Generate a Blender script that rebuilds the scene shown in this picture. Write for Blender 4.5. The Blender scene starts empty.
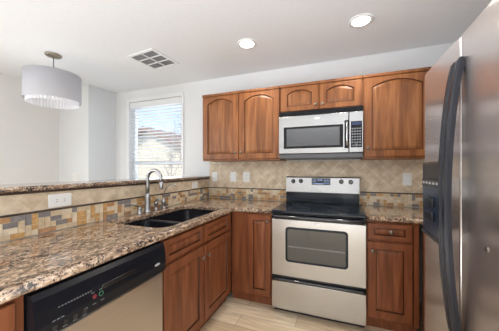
import bpy, bmesh, math, random
from mathutils import Vector, Matrix
random.seed(7)
PI = math.pi
S = bpy.context.scene
C = S.collection

# ------------------------------------------------------------------ camera
cam_d = bpy.data.cameras.new('camera'); cam = bpy.data.objects.new('camera', cam_d); C.objects.link(cam)
cam.location = (1.587, -2.712, 1.281)
cam.rotation_euler = (PI/2, 0, math.radians(20.648))
cam_d.sensor_width = 36; cam_d.lens = 238.05/499*36
cam_d.shift_y = (168.98-165.5)/499
cam_d.clip_start = .02
S.camera = cam
# ------------------------------------------------------------------ world, exposure
S.view_settings.view_transform = 'Standard'; S.view_settings.look = 'None'
S.view_settings.gamma = 1; S.view_settings.use_curve_mapping = False
S.view_settings.exposure = 0.25
W = bpy.data.worlds.new('sky'); S.world = W; W.use_nodes = True
wn = W.node_tree.nodes; wl = W.node_tree.links
bg = wn['Background']
tc = wn.new('ShaderNodeTexCoord'); nz = wn.new('ShaderNodeTexNoise'); rp = wn.new('ShaderNodeValToRGB')
nz.inputs['Scale'].default_value = 2.2; nz.inputs['Detail'].default_value = 5
wl.new(tc.outputs['Generated'], nz.inputs['Vector']); wl.new(nz.outputs['Fac'], rp.inputs['Fac'])
rp.color_ramp.elements[0].color = (.42, .60, .95, 1); rp.color_ramp.elements[0].position = .4
rp.color_ramp.elements[1].color = (.95, .97, 1, 1); rp.color_ramp.elements[1].position = .62
wl.new(rp.outputs['Color'], bg.inputs['Color']); bg.inputs['Strength'].default_value = 1.5

def area(name, loc, rot, sx, sy, power, col=(1, 1, 1), spread=PI):
    d = bpy.data.lights.new(name, 'AREA'); d.shape = 'RECTANGLE'; d.size = sx; d.size_y = sy
    d.energy = power; d.color = col; d.spread = spread
    o = bpy.data.objects.new(name, d); C.objects.link(o); o.location = loc; o.rotation_euler = rot
    return o
# area lights: fills added out of view, then daylight at the dining window
area('south_fill', (.9, -8.3, 1.0), (-PI/2, 0, PI), 3.6, 1.9, 16, (.93, .97, 1))  # broad fill panel added behind the camera; the south wall has no glazing
area('streak_panel_left', (-.9, -8.28, 1.0), (-PI/2, 0, PI), .4, 1.9, 6, (.93, .97, 1))  # narrow panel added to put a bright streak on the range steel
area('streak_panel_right', (1.9, -8.28, 1.0), (-PI/2, 0, PI), .4, 1.9, 6, (.93, .97, 1))  # second added panel, for the streak further right on the range
area('dining_fill', (-2.1, -3.6, 1.3), (0, -PI/2, 0), 2.0, 1.8, 55, (.90, .95, 1))  # unseen side fill added on the dining side, no patio door behind it
area('ceiling_fill', (1.35, -4.4, .3), (PI, 0, 0), 2.6, 3.0, 118, (.88, .94, 1), math.radians(165))  # added upward fill near the floor, stands in for bounced room light
area('window_daylight', (-.9, .35, 1.7), (-PI/2, 0, 0), .9, 1.1, 9, (.9, .95, 1))
sd = bpy.data.lights.new('sun', 'SUN'); sd.energy = 3.5; sd.angle = .01; sd.color = (1, .96, .9)
so = bpy.data.objects.new('sun', sd); C.objects.link(so); so.rotation_euler = (math.radians(48), 0, math.radians(-20))

# ------------------------------------------------------------------ materials
def new_mat(name):
    m = bpy.data.materials.new(name); m.use_nodes = True
    return m, m.node_tree.nodes, m.node_tree.links, m.node_tree.nodes['Principled BSDF']
def plain(name, col, rough=.5, metal=0, noise=0, scale=20, emit=None, es=0, spec=None, coat=0):
    m, n, l, b = new_mat(name)
    b.inputs['Base Color'].default_value = (*col, 1); b.inputs['Roughness'].default_value = rough
    b.inputs['Metallic'].default_value = metal
    if spec is not None: b.inputs['Specular IOR Level'].default_value = spec
    if coat: b.inputs['Coat Weight'].default_value = coat
    if noise:
        t = n.new('ShaderNodeTexCoord'); z = n.new('ShaderNodeTexNoise'); z.inputs['Scale'].default_value = scale
        z.inputs['Detail'].default_value = 4
        r = n.new('ShaderNodeValToRGB')
        r.color_ramp.elements[0].color = (*[c*(1-noise) for c in col], 1); r.color_ramp.elements[0].position = .3
        r.color_ramp.elements[1].color = (*[min(1, c*(1+noise)) for c in col], 1); r.color_ramp.elements[1].position = .7
        l.new(t.outputs['Object'], z.inputs['Vector']); l.new(z.outputs['Fac'], r.inputs['Fac']); l.new(r.outputs['Color'], b.inputs['Base Color'])
    if emit: b.inputs['Emission Color'].default_value = (*emit, 1); b.inputs['Emission Strength'].default_value = es
    return m
def mapping(n, l, coord='Object', scale=(1, 1, 1), rot=(0, 0, 0)):
    t = n.new('ShaderNodeTexCoord'); mp = n.new('ShaderNodeMapping')
    mp.inputs['Scale'].default_value = scale; mp.inputs['Rotation'].default_value = rot
    l.new(t.outputs[coord], mp.inputs['Vector']); return mp
def ramp(n, stops):
    r = n.new('ShaderNodeValToRGB'); e = r.color_ramp.elements
    e[0].position, e[0].color = stops[0][0], (*stops[0][1], 1)
    e[1].position, e[1].color = stops[-1][0], (*stops[-1][1], 1)
    for p, c in stops[1:-1]:
        x = e.new(p); x.color = (*c, 1)
    return r
def wood(name, dark, mid, light, rough=.40, seed=0):
    m, n, l, b = new_mat(name)
    mp = mapping(n, l, 'Object', (9, 9, .8)); mp.inputs['Location'].default_value = (seed, seed*2.3, seed*.7)
    z = n.new('ShaderNodeTexNoise'); z.inputs['Scale'].default_value = 2.2; z.inputs['Detail'].default_value = 6; z.inputs['Distortion'].default_value = .7
    l.new(mp.outputs[0], z.inputs['Vector'])
    r = ramp(n, [(.28, dark), (.5, mid), (.74, light)])
    l.new(z.outputs['Fac'], r.inputs['Fac']); l.new(r.outputs['Color'], b.inputs['Base Color'])
    b.inputs['Roughness'].default_value = rough
    b.inputs['Specular IOR Level'].default_value = .4
    return m
M = {}
M['wood'] = wood('cherry_wood', (.13, .042, .011), (.25, .087, .026), (.36, .147, .048))
M['wood_panel'] = wood('cherry_wood_panel', (.11, .036, .010), (.25, .090, .027), (.40, .175, .064), seed=4)
M['glaze'] = wood('dark_glazed_groove', (.07, .022, .010), (.10, .032, .014), (.14, .05, .022))
M['wood_base'] = wood('cherry_wood_base', (.14, .042, .015), (.225, .069, .026), (.30, .102, .040), seed=2)
M['wood_base_panel'] = wood('cherry_wood_base_panel', (.14, .043, .015), (.24, .076, .029), (.34, .125, .052), seed=5)
M['glaze_base'] = wood('dark_glazed_base_groove', (.05, .014, .006), (.07, .019, .008), (.10, .03, .013))
M['wall'] = plain('wall_paint', (.80, .81, .82), .75, noise=.015, scale=3)
M['wall_warm'] = plain('warm_wall_paint', (.82, .80, .77), .75, noise=.015, scale=3)
M['ceiling'] = plain('ceiling_paint', (.885, .90, .925), .85, noise=.02, scale=60)
M['white'] = plain('white_paint', (.86, .87, .88), .45)
M['vinyl'] = plain('white_vinyl', (.88, .89, .90), .35)
M['plastic'] = plain('white_plastic', (.86, .85, .82), .35)
M['slot'] = plain('dark_slot', (.06, .06, .06), .5)
M['nickel'] = plain('brushed_nickel', (.40, .40, .41), .36, 1)
M['knob'] = plain('pewter_knob', (.26, .22, .19), .38, 1)
M['chrome'] = plain('chrome', (.78, .78, .80), .12, 1)
M['black'] = plain('black_gloss', (.012, .013, .016), .12, coat=.5)
M['black_glass'] = plain('black_ceramic_glass', (.010, .016, .026), .10, spec=.3)
M['black_matte'] = plain('black_plastic', (.022, .022, .026), .38)
M['handle'] = plain('graphite_handle', (.014, .016, .024), .30, 0, spec=.4)
M['dw_black'] = plain('dishwasher_black', (.008, .009, .013), .3, spec=.25)
M['sink'] = plain('black_composite', (.012, .012, .016), .25, noise=.3, scale=300)
M['ring'] = plain('burner_marking', (.10, .10, .11), .3)
M['legend'] = plain('grey_legend', (.45, .46, .48), .5)
M['legend_dim'] = plain('dim_grey_legend', (.16, .17, .19), .5)
M['display'] = plain('blue_display', (.01, .02, .06), .2, emit=(.05, .12, .45), es=.12)
M['digit'] = plain('display_digit', (.2, .3, .6), .3, emit=(.45, .65, 1), es=.5)
M['red_key'] = plain('red_start_key', (.22, .03, .04), .4)
M['green_key'] = plain('green_key', (.06, .28, .16), .4)
M['pencil'] = plain('brown_pencil_tile', (.075, .048, .038), .4, noise=.3, scale=25)
M['grout'] = plain('tile_grout', (.72, .64, .52), .8)
M['mw_trim'] = plain('dark_steel_trim', (.10, .10, .105), .35, .6)
M['black_flat'] = plain('black_enamel', (.008, .008, .010), .3, spec=.2)
M['badge'] = plain('silver_badge', (.85, .86, .88), .25, .2)
M['disp_blue'] = plain('dispenser_cavity', (.015, .028, .055), .3)
M['shadow_gap'] = plain('dark_recess', (.02, .015, .012), .7)

def steel(name, col, rough=.3, an=.75, axis='Z', rot=0):
    m, n, l, b = new_mat(name)
    b.inputs['Metallic'].default_value = 1; b.inputs['Roughness'].default_value = rough
    b.inputs['Anisotropic'].default_value = an; b.inputs['Anisotropic Rotation'].default_value = rot
    t = n.new('ShaderNodeTangent'); t.direction_type = 'RADIAL'; t.axis = axis
    l.new(t.outputs[0], b.inputs['Tangent'])
    mp = mapping(n, l, 'Object', (3, 3, 260))
    z = n.new('ShaderNodeTexNoise'); z.inputs['Scale'].default_value = 1.5; z.inputs['Detail'].default_value = 3
    l.new(mp.outputs[0], z.inputs['Vector'])
    r = ramp(n, [(.3, tuple(c*.93 for c in col)), (.7, tuple(min(1, c*1.05) for c in col))])
    l.new(z.outputs['Fac'], r.inputs['Fac']); l.new(r.outputs['Color'], b.inputs['Base Color'])
    return m
M['steel'] = steel('stainless_steel', (.38, .38, .38), .27, .45, rot=.25)
M['steel_range'] = steel('stainless_range_steel', (.54, .545, .55), .27, .45, rot=.25)
M['steel_fridge'] = steel('stainless_fridge_steel', (.74, .70, .69), .27, .85)
M['steel_dw'] = steel('stainless_dishwasher_steel', (.66, .61, .56), .33, .7, rot=.25)

def granite():
    m, n, l, b = new_mat('speckled_granite')
    mp = mapping(n, l, 'Object', (1, 1, 1))
    ms = mapping(n, l, 'Object', (1.3, .62, 1.2), (0, 0, .35))
    big = n.new('ShaderNodeTexNoise'); big.inputs['Scale'].default_value = 42; big.inputs['Detail'].default_value = 8; big.inputs['Roughness'].default_value = .72; big.inputs['Distortion'].default_value = .8
    l.new(ms.outputs[0], big.inputs['Vector'])
    r1 = ramp(n, [(.35, (.05, .032, .026)), (.43, (.20, .125, .085)), (.50, (.40, .26, .165)), (.57, (.58, .43, .30)), (.68, (.72, .61, .50))])
    l.new(big.outputs['Fac'], r1.inputs['Fac'])
    n2 = n.new('ShaderNodeTexNoise'); n2.inputs['Scale'].default_value = 110; n2.inputs['Detail'].default_value = 4; n2.inputs['Roughness'].default_value = .6; l.new(mp.outputs[0], n2.inputs['Vector'])
    n3 = n.new('ShaderNodeTexNoise'); n3.inputs['Scale'].default_value = 22; n3.inputs['Detail'].default_value = 3; l.new(ms.outputs[0], n3.inputs['Vector'])
    ad = n.new('ShaderNodeMath'); ad.operation = 'MULTIPLY_ADD'; ad.inputs[1].default_value = .5; l.new(n3.outputs['Fac'], ad.inputs[0]); l.new(n2.outputs['Fac'], ad.inputs[2])
    r2 = ramp(n, [(.675, (1, 1, 1)), (.72, (0, 0, 0))]); l.new(ad.outputs[0], r2.inputs['Fac'])
    mx = n.new('ShaderNodeMix'); mx.data_type = 'RGBA'; mx.inputs[7].default_value = (.030, .025, .026, 1)
    ml = n.new('ShaderNodeMath'); ml.operation = 'MULTIPLY'; ml.inputs[1].default_value = .9
    l.new(r2.outputs['Color'], ml.inputs[0]); l.new(ml.outputs[0], mx.inputs[0]); l.new(r1.outputs['Color'], mx.inputs[6])
    l.new(mx.outputs[2], b.inputs['Base Color'])
    b.inputs['Roughness'].default_value = .10; b.inputs['Coat Weight'].default_value = .3
    return m
M['granite'] = granite()

def field_tile(name, axis, grout=(.88, .79, .65)):
    # tumbled travertine squares laid diagonally; axis: which object axis runs along the wall
    m, n, l, b = new_mat(name)
    t = n.new('ShaderNodeTexCoord'); sp = n.new('ShaderNodeSeparateXYZ'); l.new(t.outputs['Object'], sp.inputs[0])
    cb = n.new('ShaderNodeCombineXYZ'); l.new(sp.outputs[axis], cb.inputs[0]); l.new(sp.outputs['Z'], cb.inputs[1])
    mp = n.new('ShaderNodeMapping'); mp.inputs['Rotation'].default_value = (0, 0, PI/4); mp.inputs['Location'].default_value = (.03, .02, 0)
    l.new(cb.outputs[0], mp.inputs['Vector'])
    br = n.new('ShaderNodeTexBrick'); br.offset = 0; br.inputs['Scale'].default_value = 1
    br.inputs['Brick Width'].default_value = .098; br.inputs['Row Height'].default_value = .098
    br.inputs['Mortar Size'].default_value = .0028; br.inputs['Mortar Smooth'].default_value = .3
    br.inputs['Color1'].default_value = (.69, .56, .40, 1); br.inputs['Color2'].default_value = (.80, .67, .50, 1)
    br.inputs['Mortar'].default_value = (*grout, 1)
    l.new(mp.outputs[0], br.inputs['Vector'])
    z = n.new('ShaderNodeTexNoise'); z.inputs['Scale'].default_value = 14; z.inputs['Detail'].default_value = 7; l.new(cb.outputs[0], z.inputs['Vector'])
    r = ramp(n, [(.3, (.72, .66, .60)), (.65, (1.0, 1.0, 1.0))]); l.new(z.outputs['Fac'], r.inputs['Fac'])
    mx = n.new('ShaderNodeMix'); mx.data_type = 'RGBA'; mx.blend_type = 'MULTIPLY'; mx.inputs[0].default_value = 1
    l.new(br.outputs['Color'], mx.inputs[6]); l.new(r.outputs['Color'], mx.inputs[7]); l.new(mx.outputs[2], b.inputs['Base Color'])
    b.inputs['Roughness'].default_value = .42
    bp = n.new('ShaderNodeBump'); bp.inputs['Distance'].default_value = .002; bp.inputs['Strength'].default_value = .5; bp.invert = True
    l.new(br.outputs['Fac'], bp.inputs['Height']); l.new(bp.outputs[0], b.inputs['Normal'])
    return m
M['tile_x'] = field_tile('travertine_diagonal_tile', 'X'); M['tile_y'] = field_tile('travertine_diagonal_tile_bar', 'Y', (.80, .69, .53))
MOS = [plain('mosaic_cream', (.76, .64, .47), .35, noise=.12, scale=40), plain('mosaic_beige', (.68, .53, .35), .35, noise=.15, scale=40),
       plain('mosaic_ochre', (.60, .35, .14), .35, noise=.2, scale=40), plain('mosaic_slate', (.25, .225, .215), .35, noise=.2, scale=40),
       plain('mosaic_rust', (.46, .25, .12), .35, noise=.2, scale=40)]

def floor_mat():
    m, n, l, b = new_mat('light_oak_planks')
    mp = mapping(n, l, 'Object', (1, 1, 1))
    br = n.new('ShaderNodeTexBrick'); br.offset = .37; br.inputs['Scale'].default_value = 1
    br.inputs['Brick Width'].default_value = 1.25; br.inputs['Row Height'].default_value = .155
    br.inputs['Mortar Size'].default_value = .0016
    br.inputs['Color1'].default_value = (.78, .60, .40, 1); br.inputs['Color2'].default_value = (.94, .78, .56, 1); br.inputs['Mortar'].default_value = (.30, .20, .13, 1)
    l.new(mp.outputs[0], br.inputs['Vector'])
    ms = mapping(n, l, 'Object', (1.2, 9, 1)); z = n.new('ShaderNodeTexNoise'); z.inputs['Scale'].default_value = 3; z.inputs['Detail'].default_value = 7; z.inputs['Distortion'].default_value = .8
    l.new(ms.outputs[0], z.inputs['Vector'])
    r = ramp(n, [(.3, (.70, .64, .58)), (.6, (1, 1, 1))]); l.new(z.outputs['Fac'], r.inputs['Fac'])
    mx = n.new('ShaderNodeMix'); mx.data_type = 'RGBA'; mx.blend_type = 'MULTIPLY'; mx.inputs[0].default_value = .9
    l.new(br.outputs['Color'], mx.inputs[6]); l.new(r.outputs['Color'], mx.inputs[7]); l.new(mx.outputs[2], b.inputs['Base Color'])
    b.inputs['Roughness'].default_value = .38
    return m
M['floor'] = floor_mat()

def glass_mat(name, tint=(1, 1, 1), rough=0.0):
    m, n, l, b = new_mat(name)
    g = n.new('ShaderNodeBsdfGlossy'); g.inputs['Roughness'].default_value = .02
    t = n.new('ShaderNodeBsdfTransparent'); t.inputs['Color'].default_value = (*tint, 1)
    f = n.new('ShaderNodeFresnel'); f.inputs['IOR'].default_value = 1.35
    mx = n.new('ShaderNodeMixShader'); l.new(f.outputs[0], mx.inputs[0]); l.new(t.outputs[0], mx.inputs[1]); l.new(g.outputs[0], mx.inputs[2])
    l.new(mx.outputs[0], n['Material Output'].inputs['Surface'])
    return m
M['glass'] = glass_mat('window_glass', (.96, .98, .98))
def cloth(name, col, tr):
    m, n, l, b = new_mat(name)
    d = n.new('ShaderNodeBsdfDiffuse'); d.inputs['Color'].default_value = (*col, 1)
    t = n.new('ShaderNodeBsdfTranslucent'); t.inputs['Color'].default_value = (*col, 1)
    mx = n.new('ShaderNodeMixShader'); mx.inputs[0].default_value = tr
    l.new(d.outputs[0], mx.inputs[1]); l.new(t.outputs[0], mx.inputs[2]); l.new(mx.outputs[0], n['Material Output'].inputs['Surface'])
    return m
M['shade'] = cloth('pale_grey_shade_fabric', (.70, .69, .72), .35)
M['liner'] = cloth('white_pleated_liner', (.90, .90, .93), .5)
M['slat'] = cloth('white_blind_slat', (.93, .94, .96), .45)
M['lens'] = plain('lamp_lens', (1, 1, 1), .4, emit=(1, .95, .86), es=9)
M['bulb'] = plain('lamp_bulb', (1, 1, 1), .4, emit=(1, .93, .85), es=1.0)
M['stucco'] = plain('cream_stucco', (.62, .55, .44), .9, noise=.1, scale=8)
M['roof'] = plain('brown_roof_tile', (.27, .17, .13), .8, noise=.3, scale=12)
M['bark'] = plain('tree_bark', (.38, .33, .29), .9, noise=.2, scale=20)
M['ground'] = plain('yard_gravel', (.45, .40, .33), .9, noise=.2, scale=6)

# ------------------------------------------------------------------ mesh helpers
class B:
    """collects shapes into one bmesh; mats = list of material keys"""
    def __init__(s, *mats): s.bm = bmesh.new(); s.mats = list(mats)
    def idx(s, m):
        if m is None: return 0
        if m not in s.mats: s.mats.append(m)
        return s.mats.index(m)
    def face(s, vs, m=None, smooth=False):
        try: f = s.bm.faces.new(vs)
        except ValueError: return None
        f.material_index = s.idx(m); f.smooth = smooth; return f
    def box(s, x0, x1, y0, y1, z0, z1, m=None, bev=0, seg=2):
        if x0 > x1: x0, x1 = x1, x0
        if y0 > y1: y0, y1 = y1, y0
        if z0 > z1: z0, z1 = z1, z0
        v = [s.bm.verts.new(p) for p in [(x0, y0, z0), (x1, y0, z0), (x1, y1, z0), (x0, y1, z0), (x0, y0, z1), (x1, y0, z1), (x1, y1, z1), (x0, y1, z1)]]
        fs = [s.face([v[i] for i in q], m) for q in [(3, 2, 1, 0), (4, 5, 6, 7), (0, 1, 5, 4), (1, 2, 6, 5), (2, 3, 7, 6), (3, 0, 4, 7)]]
        if bev:
            es = list({e for f in fs for e in f.edges})
            r = bmesh.ops.bevel(s.bm, geom=es, offset=bev, segments=seg, affect='EDGES', profile=.5, clamp_overlap=True)
            for f in r['faces']: f.material_index = s.idx(m); f.smooth = True
        return s
    def rings(s, rings, m=None, cap0=True, cap1=True, smooth=True, closed=True, flip=False, mats=None):
        vr = [[s.bm.verts.new(p) for p in r] for r in rings]
        k = len(vr[0]); N = k if closed else k-1
        for i in range(len(vr)-1):
            for j in range(N):
                q = [vr[i][j], vr[i][(j+1) % k], vr[i+1][(j+1) % k], vr[i+1][j]]
                if flip: q.reverse()
                s.face(q, mats[i] if mats else m, smooth)
        if cap0: s.face(vr[0] if flip else vr[0][::-1], mats[0] if mats else m)
        if cap1: s.face(vr[-1][::-1] if flip else vr[-1], mats[-1] if mats else m)
        return s
    def lathe(s, prof, o=(0, 0, 0), axis='Z', n=24, m=None, cap0=True, cap1=True, smooth=True, mats=None):
        def pt(r, h, a):
            x, y = r*math.cos(a), r*math.sin(a)
            if axis == 'Z': p = (x, y, h)
            elif axis == 'X': p = (h, x, y)
            else: p = (y, h, x)
            return (p[0]+o[0], p[1]+o[1], p[2]+o[2])
        return s.rings([[pt(r, h, 2*PI*j/n) for j in range(n)] for r, h in prof], m, cap0, cap1, smooth, mats=mats)
    def tube(s, pts, r, n=10, m=None, sx=1.0, cap=True, up=None):
        pts = [Vector(p) for p in pts]; R = []
        rs = r if isinstance(r, (list, tuple)) else [r]*len(pts)
        ref = Vector(up) if up else None
        for i, p in enumerate(pts):
            t = (pts[min(i+1, len(pts)-1)]-pts[max(i-1, 0)]).normalized()
            if ref is None or abs(ref.dot(t)) > .98:
                ref = Vector((0, 0, 1)) if abs(t.z) < .9 else Vector((1, 0, 0))
            a = (ref - t*ref.dot(t)).normalized(); b = t.cross(a)
            ref = a if up is None else ref
            R.append([p + a*math.cos(2*PI*j/n)*rs[i]*sx + b*math.sin(2*PI*j/n)*rs[i] for j in range(n)])
        return s.rings(R, m, cap, cap)
    def xf(s, mat): bmesh.ops.transform(s.bm, matrix=mat, verts=s.bm.verts); return s
    def obj(s, name, parent=None, loc=None, rotz=None):
        bmesh.ops.recalc_face_normals(s.bm, faces=s.bm.faces)
        me = bpy.data.meshes.new(name); s.bm.to_mesh(me); s.bm.free()
        for k in s.mats: me.materials.append(M[k] if isinstance(k, str) else k)
        o = bpy.data.objects.new(name, me); C.objects.link(o)
        if parent: o.parent = parent
        if loc: o.location = loc
        if rotz: o.rotation_euler.z = rotz
        return o
def tag(o, label=None, cat=None, group=None, kind=None):
    if label: o['label'] = label
    if cat: o['category'] = cat
    if group: o['group'] = group
    if kind: o['kind'] = kind
    return o
def thing(name, label, cat, loc=(0, 0, 0), rotz=0, group=None):
    o = bpy.data.objects.new(name, None); C.objects.link(o); o.location = loc; o.rotation_euler.z = rotz
    o.empty_display_size = .1
    return tag(o, label, cat, group)
def struct(o): o['kind'] = 'structure'; return o
def slab(name, outer, holes, z0, z1, bev, mat, parent=None):
    """flat slab from a 2-D outline with holes and rounded edges"""
    cu = bpy.data.curves.new(name, 'CURVE'); cu.dimensions = '2D'; cu.fill_mode = 'BOTH'
    for loop in [outer]+holes:
        sp = cu.splines.new('POLY'); sp.points.add(len(loop)-1); sp.use_cyclic_u = True
        for p, q in zip(sp.points, loop): p.co = (q[0], q[1], 0, 1)
    cu.extrude = (z1-z0)/2-bev; cu.bevel_depth = bev; cu.bevel_resolution = 3; cu.offset = -bev
    t = bpy.data.objects.new(name+'_curve', cu); C.objects.link(t)
    dg = bpy.context.evaluated_depsgraph_get(); me = bpy.data.meshes.new_from_object(t.evaluated_get(dg))
    bpy.data.objects.remove(t); bpy.data.curves.remove(cu)
    bm = bmesh.new(); bm.from_mesh(me); bmesh.ops.remove_doubles(bm, verts=bm.verts, dist=.0003); bmesh.ops.recalc_face_normals(bm, faces=bm.faces)
    bmesh.ops.translate(bm, vec=(0, 0, (z0+z1)/2), verts=bm.verts)
    bm.to_mesh(me); bm.free(); me.materials.clear(); me.materials.append(M[mat])
    o = bpy.data.objects.new(name, me); C.objects.link(o); o.parent = parent
    return o
def rrect(x0, x1, y0, y1, r, n=6):
    P = []
    for cx, cy, a in ((x1-r, y1-r, 0), (x0+r, y1-r, PI/2), (x0+r, y0+r, PI), (x1-r, y0+r, 1.5*PI)):
        P += [(cx+r*math.cos(a+PI/2*k/n), cy+r*math.sin(a+PI/2*k/n)) for k in range(n+1)]
    return P

# ------------------------------------------------------------------ room shell
ZC = 2.445; YS = -8.5; XE = 2.78; XW = -1.638; XW2 = -2.25
struct(B('floor').box(-2.5, 2.9, YS, .1, -.06, 0).obj('floor'))
struct(B('ceiling').box(-2.5, 2.9, YS, .12, ZC, ZC+.08).obj('ceiling'))
WX0, WX1, WZ0, WZ1 = -1.36, -.42, .92, 2.275       # window opening
b = B('wall'); b.box(-2.5, WX0, 0, .12, 0, ZC); b.box(WX1, 2.9, 0, .12, 0, ZC); b.box(WX0, WX1, 0, .12, 0, WZ0); b.box(WX0, WX1, 0, .12, WZ1, ZC)
struct(b.obj('wall_north'))
struct(B('wall').box(XE, 2.9, YS, 0, 0, ZC).obj('wall_east'))
struct(B('wall_warm').box(-2.5, 2.9, YS-.1, YS, 0, ZC).obj('wall_south'))
b = B('wall'); b.box(XW2, XW, -.43, 0, 0, ZC)
struct(b.obj('wall_northwest'))
struct(B('wall_warm').box(-2.37, XW2, YS, 0, 0, ZC).obj('wall_west'))
BY = -3.3
struct(B('wall').box(-.15, 0, BY, -.0, 0, 1.158).obj('wall_peninsula'))
for nm, bx in (('baseboard_northwest', (XW, XW+.014, -.42, -.002, 0, .09)), ('baseboard_west', (XW2, XW2+.014, -8.4, -.45, 0, .09)), ('baseboard_north', (XW+.02, -.16, -.014, 0, 0, .09))):
    struct(B('white').box(*bx).obj(nm))
# door casing on the far west wall
b = B('white'); b.box(XW2, XW2+.03, -1.86, -1.76, 0, 2.10)
b.box(XW2, XW2+.03, -2.9, -1.86, 2.0, 2.10); b.box(XW2, XW2+.03, -3.0, -2.9, 0, 2.10)
struct(b.obj('trim_1'))
b = B('white'); b.box(XW2, XW2+.012, -2.9, -1.86, .01, 2.0)
for z0, z1 in ((.2, .95), (1.05, 1.9)):
    for y0, y1 in ((-2.8, -2.42), (-2.34, -1.96)): b.box(XW2+.012, XW2+.02, y0, y1, z0, z1, bev=.004)
struct(b.obj('door_1'))

# window: casing, vinyl frame, two sashes, glass
w = struct(bpy.data.objects.new('window_1', None)); C.objects.link(w); w.location = (0, 0, 0)
b = B('white')
b.box(WX0-.045, WX0, -.016, .0, WZ0-.05, WZ1+.05); b.box(WX1, WX1+.035, -.016, 0, WZ0-.05, WZ1+.05)
b.box(WX0, WX1, -.016, 0, WZ1, WZ1+.05); b.box(WX0, WX1, -.02, .0, WZ0-.05, WZ0)
b.obj('casing', w)
b = B('vinyl'); fy0, fy1 = .07, .115
b.box(WX0, WX0+.04, fy0, fy1, WZ0, WZ1); b.box(WX1-.04, WX1, fy0, fy1, WZ0, WZ1); b.box(WX0+.04, WX1-.04, fy0, fy1, WZ0, WZ0+.04); b.box(WX0+.04, WX1-.04, fy0, fy1, WZ1-.04, WZ1)
b.obj('window_frame', w)
b = B('vinyl'); b.box(WX0+.04, WX1-.04, fy0-.005, fy1-.01, 1.345, 1.40, bev=.004); b.obj('meeting_rail', w)
b = B('glass'); b.box(WX0+.04, WX1-.04, .09, .094, WZ0+.04, 1.345); b.box(WX0+.04, WX1-.04, .09, .094, 1.40, WZ1-.04); b.obj('pane', w)

# ------------------------------------------------------------------ backsplash
def mosaic(name, L, axis, parent, u0):
    g = .0301; rows = 4; cols = int(L/g); occ = [[0]*rows for _ in range(cols)]
    b = B('grout', *MOS); rnd = random.Random(3 if axis == 'X' else 11)
    def tile(u, v, du, dv):
        k = rnd.choices([1, 2, 3, 4, 5], [27, 24, 20, 17, 12])[0]
        e = .0013; a0, a1, z0, z1 = u0+u*g+e, u0+(u+du)*g-e, .9155+v*g+e, .9155+(v+dv)*g-e
        if axis == 'X': b.box(a0, a1, -.0125, -.006, z0, z1, MOS[k-1])
        else: b.box(.006, .0125, -a1, -a0, z0, z1, MOS[k-1])
    for c in range(cols):
        for r in range(rows):
            if occ[c][r]: continue
            ch = []
            if c+1 < cols and not occ[c+1][r]: ch += ['h']*3
            if r+1 < rows and not occ[c][r+1]: ch += ['v']*3
            ch += ['s']
            k = rnd.choice(ch)
            if k == 'h': occ[c][r] = occ[c+1][r] = 1; tile(c, r, 2, 1)
            elif k == 'v': occ[c][r] = occ[c][r+1] = 1; tile(c, r, 1, 2)
            else: occ[c][r] = 1; tile(c, r, 1, 1)
    if axis == 'X': b.box(u0, u0+L, -.0095, -.0005, .9155, 1.036)
    else: b.box(.0005, .0095, -(u0+L), -u0, .9155, 1.036)
    return b.obj(name, parent)
# north wall
t = thing('tile_backsplash', 'travertine backsplash with mosaic band behind the range and back counter', 'backsplash')
b = B('tile_x'); b.box(.014, XE-.002, -.009, -.0005, 1.048, 1.3705); b.obj('field_tile', t)
mosaic('mosaic_band', XE-.018, 'X', t, .014)
b = B('pencil'); b.box(.014, XE-.002, -.016, -.0005, 1.0365, 1.0475, bev=.004); b.obj('pencil_trim', t)
# bar wall
t = thing('tile_backsplash', 'low travertine and mosaic backsplash under the raised bar top', 'backsplash')
b = B('tile_y'); b.box(.0005, .009, BY, -.0165, 1.048, 1.1465); b.obj('field_tile', t)
mosaic('mosaic_band', -BY-.0165, 'Y', t, .0165)
b = B('pencil'); b.box(.0005, .016, BY, -.0165, 1.0365, 1.0475, bev=.004); b.box(.0005, .016, BY, -.0165, 1.147, 1.158, bev=.004); b.obj('pencil_trim', t)

# ------------------------------------------------------------------ counters
def bar_curve(): return [(-.30, BY-.02), (.028, BY-.02), (.028, -.017), (-.18, -.002), (-.30, -.03)]
tag(slab('bar_countertop', bar_curve(), [], 1.159, 1.189, .008, 'granite'), 'narrow raised granite bar top along the dining opening', 'countertop')
inner = [(.64+.035-.035*math.cos(a), -.64-.035+.035*math.sin(a)) for a in [PI/2*(1-k/5) for k in range(6)]]
SX0, SX1, SY0, SY1 = .13, .565, -1.52, -.682
outer = [(.014, -.018), (1.0205, -.018), (1.0205, -.642)] + [(.65+.03-.03*math.sin(a), -.642-.03+.03*math.cos(a)) for a in [PI/2*k/5 for k in range(6)]] + [(.65, BY), (.014, BY)]
tag(slab('countertop', outer, [rrect(SX0, SX1, SY0, SY1, .07)[::-1]], .876, .914, .012, 'granite'), 'large L-shaped speckled granite countertop with the sink cut into it', 'countertop')
outer = [(1.7905, -.018), (XE-.002, -.018), (XE-.002, -1.165), (2.14, -1.165), (2.14, -.642), (1.7905, -.642)]
tag(slab('countertop', outer, [], .876, .914, .012, 'granite'), 'short granite countertop between the range and the refrigerator', 'countertop')

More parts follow.
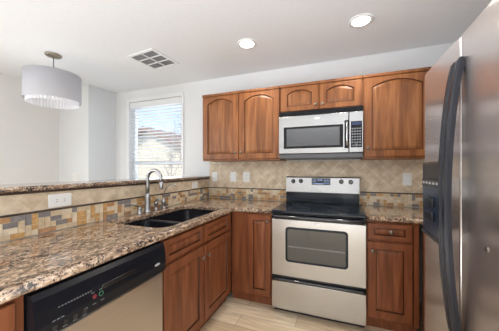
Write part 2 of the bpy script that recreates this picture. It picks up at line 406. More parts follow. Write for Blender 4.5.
# ------------------------------------------------------------------ cabinet parts (local frame: x along the front, front face looks to -y, y=0 is the carcass front)
def arch_outline(x0, x1, z0, zs, zc, off, n=14):
    """closed outline: bottom-left, bottom-right, then arch right to left (spring height zs, crest zc)"""
    a, c = x0+off, x1-off; P = [(a, z0+off), (c, z0+off)]
    w = (x1-x0)/2; mx = (x0+x1)/2
    for k in range(n+1):
        x = c+(a-c)*k/n; u = (x-mx)/w
        if zc > zs:
            z = zs+(zc-zs)*math.sqrt(max(0, 1-(u/1.0)**2)) if abs(u) < 1 else zs; z = zs+(zc-zs)*(.88*(1-u*u)+.12*(z-zs)/(zc-zs))
        else: z = zs
        P.append((x, z-off))
    return P
def door(parent, x0, x1, z0, z1, wood, panel, glaze, st=.062, arch=0, rail=None, name='door', label=None, th=.02):
    d = bpy.data.objects.new(name, None) if False else None
    rail = rail or st
    zs, zc = z1-rail-arch*.55, z1-rail+arch*.45
    px0, px1, pz0 = x0+st, x1-st, z0+rail
    b = B(wood, glaze); n = 14; Y0 = -th-.001
    inn = arch_outline(px0, px1, pz0, zs, zc, 0, n); inn2 = arch_outline(px0, px1, pz0, zs, zc, .005, n)
    outp = [(x0, z0), (x1, z0)] + [(x1+(x0-x1)*k/n, z1) for k in range(n+1)]
    e = .003
    def sh(o, i): return [(min(max(x, x0+i), x1-i), min(max(z, z0+i), z1-i)) for x, z in o]
    R = [[(x, -.001, z) for x, z in outp], [(x, Y0+e, z) for x, z in outp], [(x, Y0, z) for x, z in sh(outp, e)], [(x, Y0, z) for x, z in inn], [(x, Y0+.011, z) for x, z in inn2]]
    b.rings(R, smooth=False, cap0=True, cap1=True, mats=[wood, wood, wood, glaze, glaze])
    o = b.obj(name, parent)
    if label: o['label'] = label
    b = B(panel, glaze)
    o1 = [arch_outline(px0, px1, pz0, zs, zc, k, n) for k in (.0075, .0075, .030, .034)]
    ys = (Y0+.011, Y0+.0095, Y0+.003, Y0+.0025)
    b.rings([[(x, y, z) for x, z in q] for q, y in zip(o1, ys)], smooth=False, mats=[glaze, panel, panel, panel], cap0=False)
    b.obj('raised_panel', o)
    return o
def knob(parent, x, z, y=-.021):
    b = B('knob'); b.lathe([(.007, y), (.0055, y-.008), (.006, y-.013), (.0135, y-.017), (.0155, y-.022), (.012, y-.027), (.004, y-.029)], (x, 0, z), 'Y', 16)
    return b.obj('knob', parent)
UW = ('wood', 'wood_panel', 'glaze'); BW = ('wood_base', 'wood_base_panel', 'glaze_base')
UD = .305
def upper(label, X0, X1, Z0, Z1, doors, knobs, arch=.055, rail=.058):
    t = thing('wall_cabinet', label, 'cabinet', (X0, -UD, 0)); w = X1-X0
    b = B('wood'); b.box(.0005, w-.0005, 0, UD-.010, Z0, Z1-.0); b.obj('cabinet_box', t)
    b = B('wood', 'glaze'); b.box(.0005, w-.0005, -.024, -.0005, Z1-.028, Z1, bev=.006); b.obj('crown_strip', t)
    for (a, c), (kx, kz) in zip(doors, knobs):
        d = door(t, a-X0, c-X0, Z0+.018, Z1-.032, *UW, st=.064, rail=rail, arch=arch)
        knob(d, kx-X0, kz)
    return t
upper('large two-door arched wooden wall cabinet left of the microwave', .10, 1.022, 1.372, 2.134, [(.108, .558), (.564, 1.014)], [(.527, 1.46), (.594, 1.46)])
upper('short two-door wooden wall cabinet directly above the microwave', 1.022, 1.789, 1.842, 2.134, [(1.030, 1.402), (1.408, 1.781)], [(1.374, 1.905), (1.437, 1.905)], arch=.042, rail=.050)
upper('single-door arched wooden wall cabinet right of the microwave', 1.789, 2.32, 1.372, 2.134, [(1.797, 2.312)], [(1.829, 1.465)])

def carcass(t, w, depth=.585, top=.874, wood='wood_base', face=True, rails=()):
    b = B(wood)
    b.box(.0005, .018, .02, depth, .10, top); b.box(w-.018, w-.0005, .02, depth, .10, top)
    b.box(.018, w-.018, .02, depth, .10, .118); b.box(.018, w-.018, depth-.01, depth, .118, top)
    b.obj('cabinet_box', t)
    b = B(wood); b.box(.0005, .03, 0, .02, .10, top); b.box(w-.03, w-.0005, 0, .02, .10, top)
    b.box(.03, w-.03, 0, .02, .10, .125); b.box(.03, w-.03, 0, .02, top-.03, top)
    for r in rails:
        if r[0] == 'h': b.box(.03, w-.03, 0, .02, r[1]-.015, r[1]+.015)
        else: b.box(r[1]-.02, r[1]+.02, 0.0002, .0198, .125, top-.03)
    b.obj('face_frame', t)
    b = B('wood_base'); b.box(.001, w-.001, .06, .075, .002, .098); b.obj('toe_kick', t)
# sink cabinet on the peninsula, front faces +x
def Lrun(y): return (.61, y, 0)
t = thing('sink_cabinet', 'two-door wooden base cabinet under the sink with two false drawer fronts', 'cabinet', Lrun(-1.597), PI/2)
w = .977
carcass(t, w, rails=(('h', .711), ('v', .457)))
for a, c, kx in ((.012, .447, .418), (.467, .902, .497)):
    door(t, a, c, .722, .856, *BW, st=.045, rail=.033, name='drawer_front')
    d = door(t, a, c, .122, .700, *BW, st=.058); knob(d, kx, .618)
# corner unit: filler post and narrow full-height door on the back run
t = thing('corner_cabinet', 'narrow single-door corner base cabinet left of the range', 'cabinet', (.614, -.61, 0))
w = 1.020-.614
b = B('wood_base'); b.box(w-.018, w-.0005, .02, .585, .10, .874); b.box(0, w-.018, .565, .585, .10, .874); b.box(-.0, w-.018, .02, .56, .10, .118); b.obj('cabinet_box', t)
b = B('wood_base'); b.box(.001, w-.0005, 0, .02, .10, .874); b.obj('face_frame', t)
d = door(t, .173, w-.014, .12, .858, *BW, st=.052, label='tall narrow door'); knob(d, w-.040, .806)
b = B('wood_base'); b.box(-.020, w-.001, .06, .075, .002, .098); b.obj('toe_kick', t)
# right of the range
t = thing('base_cabinet', 'narrow wooden base cabinet with one drawer right of the range', 'cabinet', (1.7905, -.61, 0))
w = 2.14-1.7905
carcass(t, w, rails=(('h', .722),))
b = B('wood_base'); b.box(w-.035, w-.001, -.018, -.0005, .10, .874); b.obj('filler', t)
d = door(t, .008, .308, .733, .858, *BW, st=.045, rail=.034, name='drawer'); knob(d, .166, .800)
d = door(t, .008, .308, .125, .713, *BW, st=.055); knob(d, .040, .645)
t = thing('base_cabinet', 'wooden base cabinet on the return run beside the refrigerator', 'cabinet', (2.16, -.64, 0), -PI/2)
carcass(t, .52, rails=(('h', .722),))
d = door(t, .10, .51, .733, .858, *BW, st=.045, rail=.034, name='drawer'); knob(d, .31, .800)
d = door(t, .10, .51, .125, .713, *BW, st=.055); knob(d, .470, .645)
# end panel beyond the dishwasher
t = thing('base_cabinet', 'wooden base cabinet at the near left edge beyond the dishwasher', 'cabinet', Lrun(-3.0), PI/2)
w = 3.0-2.238
carcass(t, w, rails=(('h', .722),))
d = door(t, .01, w-.03, .733, .858, *BW, st=.045, rail=.034, name='drawer'); knob(d, w/2, .800)
d = door(t, .01, w-.03, .125, .713, *BW, st=.058); knob(d, .045, .645)

# ------------------------------------------------------------------ dishwasher (local x: along the front, front to -y)
t = thing('dishwasher', 'built-in dishwasher with black control panel and stainless door', 'dishwasher', Lrun(-2.236), PI/2)
w = .635
b = B('black_matte'); b.box(.004, w-.004, .01, .57, .09, .868); b.obj('tub', t)
b = B('steel_dw'); b.box(.006, w-.006, -.028, .008, .115, .690, bev=.004); b.obj('door', t)
# control panel: convex section swept along x
prof = [(.008, .694), (-.030, .694), (-.043, .705), (-.047, .75), (-.044, .80), (-.036, .842), (-.022, .860), (.008, .862)]
b = B('dw_black'); b.rings([[(x, y, z) for y, z in prof] for x in (.003, w-.003)], smooth=False)
pn = b.obj('control_panel', t)
def onp(z):
    for (y0, z0), (y1, z1) in zip(prof[1:], prof[2:]):
        if z0 <= z <= z1: return y0+(y1-y0)*(z-z0)/(z1-z0)
    return -.04
b = B('black'); b.box(.24, .42, -.0485, -.040, .775, .796, bev=.003); b.obj('handle_recess', pn)
b = B('legend_dim')
for k in range(12): x = .075+k*.0105; b.box(x, x+.006, onp(.79)-.0012, onp(.79)+.004, .788, .7925)
for k in range(3): b.box(.055+k*.014, .065+k*.014, onp(.752)-.0012, -.04, .749, .753)
for x in (.020, .055, .090, .125, .160): b.box(x, x+.016, onp(.712)-.0012, -.03, .710, .7135)
for x in (.165, .200, .235): b.box(x, x+.014, onp(.745)-.0012, -.04, .732, .735)
for x in (.195, .228): b.box(x, x+.012, onp(.78)-.0012, -.04, .778, .782)
b.obj('legend_print', pn)
for x in (.028, .063, .098, .133, .168):
    B('black').lathe([(.009, onp(.726)-.0022), (.0085, onp(.726)-.003)], (x, 0, .726), 'Y', 16).obj('button', pn)
for x, m, l in ((.208, 'red_key', 'red round button'), (.236, 'green_key', 'green ringed button')):
    b = B(m); y = onp(.762)
    if m == 'red_key': b.lathe([(.0085, y+.002), (.0085, y-.0015)], (x, 0, .762), 'Y', 18)
    else: b.lathe([(.010, y+.002), (.010, y-.0015), (.0078, y-.0015), (.0078, y+.002)], (x, 0, .762), 'Y', 18)
    b.obj('button', pn)['label'] = l
b = B('legend'); y = onp(.758)
b.rings([[(.565+.020*math.cos(a)*s, yy, .758+.007*math.sin(a)*s) for a in [2*PI*k/20 for k in range(20)]] for s, yy in ((1, y+.002), (1, y-.001), (.9, y-.002))]); b.obj('badge', pn)
b = B('black_matte'); b.box(.006, w-.006, .045, .06, .005, .085); b.obj('toe_kick', t)

# ------------------------------------------------------------------ sink
def basin(b, x0, x1, y0, y1, zt, zb, r=.05, wall=.012):
    oo = lambda i, z, rr: [(x, y, z) for x, y in rrect(x0+i, x1-i, y0+i, y1-i, max(rr, .01), 5)]
    b.rings([oo(0, zt, r), oo(.003, zt-.03, r), oo(.012, zb+.03, r), oo(.022, zb+.010, r*.9), (oo(.04, zb, r*.7))], 'sink', cap0=False, cap1=True, flip=True)
t = thing('kitchen_sink', 'black double-bowl undermount sink set in the granite counter', 'sink', (0, 0, 0))
DY = -1.19
b = B('sink'); basin(b, SX0-.004, SX1+.004, DY+.014, SY1+.004, .868, .680, .06)
o = b.obj('bowl', t); o['label'] = 'large right-hand bowl'
b = B('sink'); basin(b, SX0-.004, SX1+.004, SY0-.004, DY-.014, .868, .720, .06)
o2 = b.obj('bowl', t); o2['label'] = 'small left-hand bowl'
b = B('sink'); b.box(SX0-.002, SX1+.002, DY-.018, DY+.018, .79, .872, bev=.008); b.obj('divider', t)
# flange ring under the counter
b = B('sink'); R0 = rrect(SX0-.018, SX1+.018, SY0-.018, SY1+.018, .07); R1 = rrect(SX0-.003, SX1+.003, SY0-.003, SY1+.003, .06)
b.rings([[(x, y, .8752) for x, y in R0], [(x, y, .8752) for x, y in R1], [(x, y, .862) for x, y in R1], [(x, y, .862) for x, y in R0], [(x, y, .8752) for x, y in R0]], cap0=False, cap1=False, smooth=False); b.obj('rim', t)
for y, z in (((DY+SY1)/2, .680), ((DY+SY0)/2, .720)):
    B('chrome').lathe([(.042, z+.0005), (.040, z+.004), (.030, z+.003), (.028, z-.004)], ((SX0+SX1)/2, y, 0), 'Z', 24).obj('drain', t)

# ------------------------------------------------------------------ faucets
ct = .9145
t = thing('kitchen_faucet', 'tall brushed nickel gooseneck faucet rising behind the sink divider', 'faucet', (.064, -1.125, ct))
B('nickel').lathe([(.033, 0), (.033, .006), (.028, .012), (.0245, .03), (.0235, .12), (.024, .15), (.0175, .160)], n=24).obj('body', t)
R = .070; top = .285
pts = [(0, 0, .155), (0, 0, .22), (0, 0, top)] + [(R-R*math.cos(a), 0, top+R*math.sin(a)) for a in [PI*k/14 for k in range(1, 15)]] + [(2*R+.004, 0, top-.030)]
B('nickel').tube(pts, .0155, 14).obj('spout', t)
B('nickel').lathe([(.0145, top-.025), (.0175, top-.035), (.018, top-.075), (.014, top-.085)], (2*R+.005, 0, 0), n=18).obj('spray_head', t)
t = thing('faucet_handle', 'separate brushed nickel lever handle left of the tall faucet', 'faucet handle', (.058, -1.205, ct))
B('nickel').lathe([(.024, 0), (.024, .005), (.018, .010), (.016, .035), (.019, .045), (.013, .056)], n=20).obj('base', t)
B('nickel').tube([(0, 0, .05), (-.004, -.02, .066), (-.006, -.055, .078), (-.006, -.075, .080)], [.008, .0075, .006, .006], 10).obj('lever', t)
t = thing('soap_dispenser', 'short brushed nickel soap dispenser between the two faucets', 'soap dispenser', (.058, -1.02, ct))
B('nickel').lathe([(.022, 0), (.022, .006), (.017, .010), (.017, .05), (.020, .054), (.020, .075), (.012, .082)], n=20).obj('body', t)
B('nickel').tube([(0, 0, .078), (0, 0, .094), (.02, 0, .100), (.045, 0, .096)], .006, 10).obj('pump', t)
t = thing('water_faucet', 'slim curved drinking-water faucet nearest the corner of the counter', 'faucet', (.062, -.925, ct))
B('nickel').lathe([(.026, 0), (.026, .005), (.013, .012), (.013, .035), (.021, .048), (.021, .070), (.010, .095), (.006, .105)], n=20).obj('body', t)
pts = [(0, 0, .10), (.002, 0, .135), (.014, .004, .175), (.035, .010, .205), (.062, .018, .222), (.088, .026, .224), (.106, .032, .212), (.112, .034, .202)]
B('nickel').tube(pts, .0055, 10).obj('spout', t)
B('nickel').tube([(0, 0, .06), (-.02, -.025, .07), (-.025, -.04, .085)], .0055, 8).obj('lever', t)

# ------------------------------------------------------------------ wall plates
def plate(label, loc, rotz, w, h, kind, n=1, rot90=False, group=None, yo=-.0095):
    t = thing('electrical_outlet' if kind == 'o' else 'light_switch', label, 'outlet' if kind == 'o' else 'switch', loc, rotz, group)
    B('plastic').box(-w/2, w/2, yo-.006, yo, -h/2, h/2, bev=.003).obj('cover_plate', t)
    y = yo-.006
    for k in range(n):
        cx = 0 if n == 1 else (k-(n-1)/2)*.046
        if kind == 's':
            B('white').box(cx-.016, cx+.016, y-.003, y+.001, -.033, .033, bev=.002).obj('rocker', t)
        else:
            for s in (-1, 1):
                b = B('plastic', 'slot')
                c = (s*.021, 0) if rot90 else (cx, s*.021)
                b.box(c[0]-.016, c[0]+.016, y-.002, y+.001, c[1]-.014, c[1]+.014, bev=.003)
                if rot90:
                    for q in (-.006, .006): b.box(c[0]-.004, c[0]+.005, y-.0028, y, q+c[1]-.0012, q+c[1]+.0012, 'slot')
                else:
                    for q in (-.006, .006): b.box(q+c[0]-.0012, q+c[0]+.0012, y-.0028, y, c[1]-.004, c[1]+.005, 'slot')
                b.obj('socket', t)
    return t
plate('wide horizontal double outlet on the bar backsplash left of the faucet', (0, -1.771, 1.0925), PI/2, .128, .078, 'o', rot90=True)
plate('small horizontal outlet on the bar backsplash near the corner', (0, -.34, 1.0925), PI/2, .115, .074, 'o', rot90=True)
plate('white outlet plate on the back wall closest to the bar corner', (.095, 0, 1.182), 0, .075, .120, 'o')
plate('white switch plate, middle one of the three plates left of the range', (.355, 0, 1.184), 0, .086, .124, 's')
plate('white outlet plate, last of the three plates before the range', (.530, 0, 1.184), 0, .086, .124, 'o')
plate('white switch plate on the tiles right of the range', (2.203, 0, 1.182), 0, .078, .124, 's')

plate('faint white switch plate on the dining room return wall beyond the bar', (-1.905, -.4305, 1.17), 0, .115, .118, 's', n=2, yo=-.0005)

# ------------------------------------------------------------------ microwave (origin back-left-bottom at wall)
t = thing('microwave_oven', 'stainless over-the-range microwave mounted above the cooktop', 'microwave', (1.0245, 0, 1.384))
w = .762; H = .456
b = B('black_matte'); b.box(0, w, -.355, -.011, 0, H); b.box(.05, w-.05, -.33, -.05, -.004, 0, 'legend_dim'); b.obj('body', t)
b = B('black_flat'); b.box(0, w, -.390, -.356, H-.043, H, bev=.003)
for k in range(5): b.box(.02, w-.02, -.3925, -.388, H-.038+k*.0075, H-.0345+k*.0075)
b.obj('vent_grille', t)
b = B('steel'); b.box(0, .643, -.392, -.356, .046, H-.045, bev=.004); d = b.obj('door', t)
b = B('black_flat', 'legend_dim'); b.box(.050, .596, -.396, -.388, .095, .306, bev=.004); f = b.obj('window_frame', d)
b = B(plain('mesh_glass', (.085, .09, .10), .16, noise=.12, scale=350, coat=.4)); b.box(.080, .566, -.3968, -.395, .116, .285); b.obj('window_glass', f)
b = B('black_flat'); b.box(.607, .641, -.3935, -.388, .085, .338, bev=.002); b.obj('handle_recess', d)
b = B('chrome'); b.tube([(.627, -.394, .10), (.627, -.414, .115), (.627, -.420, .21), (.627, -.414, .31), (.627, -.394, .325)], .0075, 10); b.obj('handle', d)
b = B('badge'); b.rings([[(.366+.024*math.cos(a)*s, y, .375+.010*math.sin(a)*s) for a in [2*PI*k/20 for k in range(20)]] for s, y in ((1, -.391), (1, -.394), (.9, -.3945))]); b.obj('badge', d)
b = B('legend'); 
for k in range(5): b.box(.045+k*.011, .053+k*.011, -.3928, -.3915, .068, .072)
b.obj('model_print', d)
b = B('steel'); b.box(.646, w, -.392, -.356, .046, H-.045, bev=.004); p = b.obj('control_panel', t)
b = B('black_flat'); b.box(.660, .752, -.395, -.390, .09, .325, bev=.003); k_ = b.obj('keypad', p)
b = B('display'); b.box(.668, .744, -.3958, -.3945, .292, .315); b.obj('display', k_)
b = B('legend', 'legend_dim')
for r in range(6):
    for c in range(4):
        x = .667+c*.0205; z = .128+r*.0245
        b.box(x, x+.015, -.3960, -.3945, z, z+.014, 'legend_dim'); b.box(x+.004, x+.011, -.3964, -.3958, z+.005, z+.009, 'legend')
b.box(.668, .690, -.396, -.3945, .101, .115, 'legend_dim'); b.box(.722, .744, -.396, -.3945, .101, .115, 'legend_dim')
b.lathe([(.014, -.3945), (.013, -.397)], (.706, 0, .111), 'Y', 16, m='legend_dim')
b.obj('key_print', k_)
b = B('mw_trim'); b.box(0, w, -.380, -.356, 0, .043, bev=.003); b.obj('lower_trim', t)

# ------------------------------------------------------------------ range
t = thing('electric_range', 'freestanding stainless electric range with black glass cooktop', 'range', (1.0225, 0, 0))
w = .765
b = B('black_matte'); b.box(.002, w-.002, -.615, -.015, .03, .893); b.obj('body', t)
for x in (.05, w-.05):
    for y in (-.56, -.08): B('black_matte').lathe([(.018, .001), (.018, .03)], (x, y, 0), n=12).obj('foot', t)
b = B('black_glass'); b.box(0, w, -.665, -.085, .895, .918, bev=.006, seg=3); ck = b.obj('cooktop', t)
def ringm(b, x, y, r, wd=.0025): b.rings([[(x+q*math.cos(a), y+q*math.sin(a), z) for a in [2*PI*k/36 for k in range(36)]] for q, z in ((r, .9183), (r, .9187), (r-wd, .9187), (r-wd, .9183))], cap0=False, cap1=False)
for x, y, r in ((.20, -.50, .115), (.56, -.50, .085), (.20, -.23, .085), (.56, -.23, .105)):
    b = B('ring'); ringm(b, x, y, r); ringm(b, x, y, r*.62); b.obj('burner', ck)
# black front band and bar handle at the top of the door
b = B('black'); b.box(0, w, -.655, -.616, .842, .893, bev=.004); b.obj('front_band', t)
b = B('steel_range'); b.box(.002, w-.002, -.655, -.616, .345, .841, bev=.004); d = b.obj('oven_door', t)
# window with rounded corners
b = B('black_glass'); RR = rrect(.125, .632, .474, .778, .03)
b.rings([[(x, y, z) for x, z in RR] for y in (-.652, -.6575)], smooth=False); f = b.obj('window_frame', d)
b = B(plain('oven_window_glass', (.085, .088, .082), .10, coat=.5)); RR = rrect(.143, .614, .492, .760, .015)
b.rings([[(x, y, z) for x, z in RR] for y in (-.657, -.6588)], smooth=False); g = b.obj('window_glass', f)
b = B('legend')
for z in (.605, .612): b.box(.150, .607, -.6594, -.6585, z, z+.0018)
b.obj('oven_rack', g)
b = B('black'); pts = [(.010, -.657, .868), (.022, -.690, .868), (.05, -.698, .868), (w/2, -.700, .868), (w-.05, -.698, .868), (w-.022, -.690, .868), (w-.010, -.657, .868)]
b.tube(pts, .012, 12, sx=1.35, up=(0, 0, 1)); b.obj('door_handle', d)
B('badge').box(w/2-.022, w/2+.022, -.6565, -.654, .812, .820).obj('badge', d)
b = B('steel_range'); b.box(.002, w-.002, -.655, -.616, .052, .296, bev=.004); dr = b.obj('storage_drawer', t)
b = B('black'); b.box(.002, w-.002, -.648, -.616, .299, .342, bev=.003); b.tube([(.004, -.655, .316), (.03, -.664, .316), (w-.03, -.664, .316), (w-.004, -.655, .316)], .013, 10, sx=.8, up=(0, 0, 1)); b.obj('drawer_pull', dr)
B('black_matte').box(.01, w-.01, -.60, -.58, .006, .05).obj('kick_plate', t)
# backguard
b = B('steel'); prof = [(-.016, .918), (-.016, 1.197), (-.055, 1.197), (-.072, 1.185), (-.088, 1.040), (-.088, 1.030), (-.030, 1.030), (-.03, .918)]
b.rings([[(x, y, z) for y, z in prof] for x in (.010, w-.010)], smooth=False, mats=['steel']); bgd = b.obj('backguard', t)
b = B('black_glass'); b.box(.010, w-.010, -.084, -.032, .919, 1.028, bev=.003); b.obj('lower_panel', bgd)
def py(z): return -.072-.016*(1.185-z)/.145
for x, z in ((.090, 1.147), (.172, 1.150), (.585, 1.150), (.675, 1.147)):
    y = py(z); b = B('black')
    b.lathe([(.023, y+.002), (.023, y-.004), (.019, y-.006), (.0175, y-.026), (.014, y-.029)], (x, 0, z), 'Y', 20)
    b.box(x-.0045, x+.0045, y-.036, y-.028, z-.016, z+.016, bev=.002); k = b.obj('knob', bgd)
    B('legend').box(x-.001, x+.001, y-.0368, y-.0355, z+.004, z+.014).obj('pointer', k) if False else None
b = B('black'); z0, z1 = 1.112, 1.182
b.rings([[(.287, py(z1)+.001, z1), (.478, py(z1)+.001, z1), (.478, py(z0)+.001, z0), (.287, py(z0)+.001, z0)], [(.287, py(z1)-.003, z1), (.478, py(z1)-.003, z1), (.478, py(z0)-.003, z0), (.287, py(z0)-.003, z0)]], smooth=False)
dp = b.obj('display_panel', bgd)
b = B('display', 'digit', 'legend'); y = py(1.16)-.0038
b.box(.340, .400, y, y+.003, 1.152, 1.174, 'display')
for x in (.350, .362, .377, .388): b.box(x, x+.005, y-.0006, y, 1.156, 1.170, 'digit')
for r in range(3):
    for c in range(3): b.box(.298+c*.013, .306+c*.013, py(1.14)-.0048, py(1.14)-.001, 1.124+r*.018, 1.129+r*.018, 'digit')
    for c in range(4): b.box(.415+c*.014, .424+c*.014, py(1.14)-.0048, py(1.14)-.001, 1.124+r*.018, 1.129+r*.018, 'digit')
b.box(.33, .41, py(1.13)-.0042, py(1.13)-.001, 1.121, 1.127, 'digit')
b.obj('clock_display', dp)
B('badge').box(w/2-.025, w/2+.025, py(1.065)-.0015, py(1.065)+.001, 1.062, 1.070).obj('badge', bgd)

# ------------------------------------------------------------------ refrigerator: local x along the front, front to -y; placed facing -x
FX = 2.015
t = thing('refrigerator', 'tall stainless side-by-side refrigerator filling the right edge', 'refrigerator', (FX, -1.170, 0), -PI/2)
w = .912; H = 1.785; s = .411
b = B(plain('fridge_side_grey', (.30, .30, .31), .45)); b.box(.004, w-.004, .075, .72, .02, H-.02, bev=.006); b.obj('cabinet_body', t)
def fdoor(x0, x1, name, hole=None):
    # front gently bowed across the width
    n = 10; prof = []
    for k in range(n+1):
        u = k/n; x = x0+(x1-x0)*u; e = min(u, 1-u)*(x1-x0)
        y = .006*(2*u-1)**2 if name else 0
        if e < .001: y += .010
        prof.append((x, y))
    prof = [(x0, .070), (x0, .010)] + [(x0+.002, .006)] + [(x0+.008+(x1-x0-.016)*k/n, .004*(2*k/n-1)**2) for k in range(n+1)] + [(x1-.002, .006), (x1, .010), (x1, .070)]
    b = B('steel_fridge'); b.rings([[(x, y, z) for x, y in prof] for z in (.07, H)], smooth=False); return b
d1 = fdoor(0, s-.002, 'freezer').obj('freezer_door', t)
d2 = fdoor(s+.002, w, 'fridge').obj('refrigerator_door', t)
def handle(x, parent):
    b = B('handle'); pts = []; N = 20
    for k in range(N+1):
        u = k/N; z = .62+(1.685-.62)*u
        y = -.008-.042*(math.sin(PI*u))**.75
        pts.append((x, y, z))
    b.rings([[(x+dx, y+dy, z) for dx, dy in ((-.010, .012), (-.0125, -.003), (-.008, -.011), (.008, -.011), (.0125, -.003), (.010, .012))] for x, y, z in pts], smooth=False)
    for z in (.63, 1.675): b.box(x-.010, x+.010, -.014, .003, z-.02, z+.02, bev=.004)
    b.obj('handle', parent)
handle(s-.016, d1); handle(s+.031, d2)
# dispenser
b = B('black'); b.box(.016, .285, -.008, .001, .945, 1.315, bev=.003); dp = b.obj('water_dispenser', d1)
b = B('handle'); b.box(.024, .277, -.0105, -.007, 1.235, 1.307, bev=.002); b.obj('control_cover', dp)
b = B('disp_blue', 'legend'); b.box(.032, .269, -.0095, -.0075, .965, 1.190); b.obj('recess', dp)
b = B('black_matte'); b.box(.024, .277, -.0135, -.0075, 1.192, 1.232, bev=.004)
for k in range(5): b.box(.04+k*.045, .065+k*.045, -.0142, -.012, 1.207, 1.218, 'legend')
b.obj('control_strip', dp)
for z in (1.10, 1.03): B('handle').box(.10, .19, -.022, -.0085, z, z+.045, bev=.006).obj('paddle', dp)
b = B('black_matte'); b.box(.028, .273, -.018, -.0075, .948, .964, bev=.003); b.obj('drip_tray', dp)
B('knob').lathe([(.008, .004), (.008, -.002), (.006, -.003)], (.595, 0, 1.031), 'Y', 18).obj('badge', d2)
b = B('black_matte'); b.box(.01, w-.01, .03, .07, .01, .066); b.obj('toe_grille', t)

# ------------------------------------------------------------------ ceiling fittings
for X, Y, lab in ((.785, -.65, 'recessed ceiling light nearer the vent'), (1.747, -.654, 'recessed ceiling light nearer the refrigerator')):
    t = thing('recessed_light', lab, 'ceiling light', (X, Y, ZC))
    B('white').lathe([(.088, -.0005), (.090, -.006), (.070, -.009), (.064, -.004)], n=32, cap0=False, cap1=False).obj('trim_ring', t)
    B('lens').lathe([(.066, -.0005), (.064, -.005), (.03, -.007)], n=32).obj('lens', t)
    d = bpy.data.lights.new('downlight', 'SPOT'); d.energy = 24; d.color = (1, .93, .84); d.spot_size = math.radians(150); d.spot_blend = .8; d.shadow_soft_size = .06
    o = bpy.data.objects.new('downlight', d); C.objects.link(o); o.parent = t; o.location = (0, 0, -.02)
t = thing('ceiling_vent', 'square white ceiling air vent with six louvred panels', 'vent', (-.262, -.697, ZC), math.radians(-6))
b = B('white'); q = .187
for x0, x1, y0, y1 in ((-q, q, -q, -q+.03), (-q, q, q-.03, q), (-q, -q+.03, -q+.03, q-.03), (q-.03, q, -q+.03, q-.03)): b.box(x0, x1, y0, y1, -.009, -.0005)
for k in (-1, 1): b.box(-q+.03, q-.03, k*.054-.006, k*.054+.006, -.008, -.0005)
b.box(-.006, .006, -q+.03, q-.03, -.008, -.0005)
b.obj('frame', t)
B(plain('vent_grey', (.30, .30, .31), .6)).box(-q+.03, q-.03, -q+.03, q-.03, -.002, -.0004).obj('backing', t)
for cx in (-1, 1):
    for cy in (-1, 0, 1):
        b = B('white'); x0, x1 = (-q+.032, -.008) if cx < 0 else (.008, q-.032); yc = cy*.108
        for k in range(6):
            y = yc-.040+k*.0158
            v = [b.bm.verts.new(p) for p in ((x0, y-.005, -.0075), (x1, y-.005, -.0075), (x1, y+.004, -.0025), (x0, y+.004, -.0025))]; b.face(v)
        b.obj('louvre', t)

# pendant
PX, PY = -1.137, -1.147
t = thing('pendant_lamp', 'drum pendant lamp with pale grey shade over the dining area', 'pendant lamp', (PX, PY, ZC))
B(plain('aged_nickel', (.30, .27, .22), .3, 1)).lathe([(.070, -.0005), (.072, -.008), (.062, -.020), (.02, -.028), (.008, -.034)], n=28).obj('canopy', t)
B('nickel').tube([(0, 0, -.03), (0, 0, -.34)], .0045, 8).obj('rod', t)
R = .235; zt, zb = -.205, -.475
b = B('shade'); b.rings([[(r*math.cos(a), r*math.sin(a), z) for a in [2*PI*k/64 for k in range(64)]] for r, z in ((R, zb), (R, zt), (R-.003, zt), (R-.003, zb), (R, zb))], cap0=False, cap1=False); b.obj('shade', t)
n = 96; b = B('liner'); b.rings([[((R-.020-(.008 if k % 2 else 0))*math.cos(2*PI*k/n), (R-.020-(.008 if k % 2 else 0))*math.sin(2*PI*k/n), z) for k in range(n)] for z in (zb-.028, zt-.01)], cap0=False, cap1=False, smooth=False); b.obj('pleated_liner', t)
b = B('nickel')
for a in (0, 2*PI/3, 4*PI/3): b.tube([(0, 0, -.25), ((R-.006)*math.cos(a), (R-.006)*math.sin(a), -.215)], .003, 6)
b.obj('spider', t)
b = B('nickel'); b.lathe([(.02, -.33), (.028, -.34), (.028, -.36), (.012, -.37)], n=20)
b.obj('socket_cluster', t)
for k in range(3):
    a = 2*PI*k/3+.4; x, y = .06*math.cos(a), .06*math.sin(a)
    B('bulb').lathe([(.010, -.40), (.022, -.375), (.024, -.35), (.014, -.32), (.010, -.30)], (x, y, 0), n=14).obj('bulb', t)
    d = bpy.data.lights.new('pendant_glow', 'POINT'); d.energy = .25; d.color = (1, .95, .9); d.shadow_soft_size = .03
    o = bpy.data.objects.new('pendant_glow', d); C.objects.link(o); o.parent = t; o.location = (x*1.6, y*1.6, -.35)

# ------------------------------------------------------------------ blinds
t = thing('window_blind', 'white horizontal slatted blind lowered inside the window', 'blind', (0, 0, 0))
B('vinyl').box(WX0+.004, WX1-.004, .004, .06, WZ1-.085, WZ1-.004, bev=.004).obj('valance', t)
b = B('slat'); z = WZ1-.10
while z > WZ0+.05:
    a = math.radians(7); h = .0245
    y0, y1 = .032-h*math.cos(a), .032+h*math.cos(a); dz = h*math.sin(a)
    b.rings([[(x, y0, z+dz), (x, .032, z+.003), (x, y1, z-dz), (x, y1, z-dz-.0025), (x, .032, z+.0005), (x, y0, z+dz-.0025)] for x in (WX0+.008, WX1-.008)], smooth=False)
    z -= .046
b.obj('slats', t)
B('vinyl').box(WX0+.008, WX1-.008, .012, .052, WZ0+.01, WZ0+.03, bev=.003).obj('bottom_rail', t)
b = B('white')
for x in (WX0+.15, (WX0+WX1)/2, WX1-.15): b.box(x-.001, x+.001, .008, .009, WZ0+.03, WZ1-.085)
b.obj('ladder_cord', t)

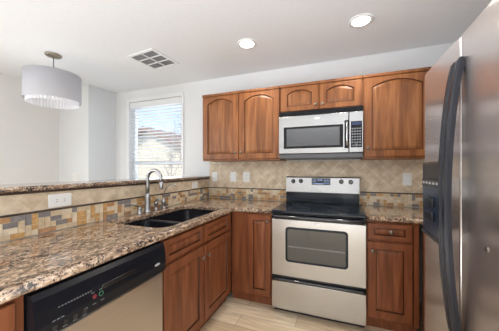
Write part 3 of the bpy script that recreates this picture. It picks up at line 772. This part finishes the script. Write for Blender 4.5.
# ------------------------------------------------------------------ outside
struct(B('ground').box(-14, 8, .14, 16, -.5, -.4).obj('ground'))
t = thing('neighbor_house', 'cream stucco house with sloping tiled roof seen through the window', 'house', (0, 0, 0))
Yh = 5.0
def gable(b, y0, y1, pts, m): b.rings([[(x, y, z) for x, z in pts] for y in (y0, y1)], m, smooth=False)
# roof slopes down towards +x
b = B('stucco'); gable(b, Yh, Yh+6, [(-8.6, -.4), (-3.2, -.4), (-3.2, 1.68), (-5.75, 2.86), (-8.6, 1.5)], 'stucco'); b.obj('wall', t)
b = B('roof'); gable(b, Yh-.35, Yh+6.3, [(-5.75, 2.87), (-5.75, 3.0), (-2.9, 1.70), (-2.9, 1.57)], 'roof'); gable(b, Yh-.35, Yh+6.3, [(-5.75, 2.87), (-5.75, 3.0), (-8.8, 1.57), (-8.8, 1.44)], 'roof'); b.obj('roof', t)
t = thing('bare_tree', 'leafless young tree standing outside the window', 'tree', (-2.35, 1.9, -.4))
rnd = random.Random(5); b = B('bark')
def branch(p, d, L, r, lev):
    pts = [p]; q = p.copy(); dd = d.copy()
    for k in range(5):
        dd = (dd+Vector((rnd.uniform(-.16, .16), rnd.uniform(-.16, .16), .04))).normalized(); q = q+dd*L/5; pts.append(q.copy())
    b.tube(pts, [r*(1-.13*k) for k in range(6)], 6)
    if lev < 4:
        for k in range(3 if lev < 2 else 3):
            at = pts[rnd.choice([2, 3, 4, 5])]
            nd = (dd+Vector((rnd.uniform(-.9, .9), rnd.uniform(-.7, .7), rnd.uniform(-.1, .5)))).normalized()
            branch(at, nd, L*rnd.uniform(.55, .75), r*.5, lev+1)
branch(Vector((0, 0, 0)), Vector((.1, 0, 1)), 1.6, .035, 0)
branch(Vector((0, 0, 0)), Vector((.3, 0, 1)), 1.5, .028, 0)
b.obj('branches', t)

# ------------------------------------------------------------------ groups of repeats
for o in list(C.objects):
    if o.parent is None and 'category' in o:
        g = {'wall_cabinet': 'wall cabinets along the back wall', 'base_cabinet': 'wooden base cabinets', 'countertop': 'granite countertops', 'recessed_light': 'recessed ceiling lights', 'electrical_outlet': 'white outlets on the tile backsplash', 'tile_backsplash': 'tiled backsplashes'}.get(o.name.split('.')[0])
        if g: o['group'] = g
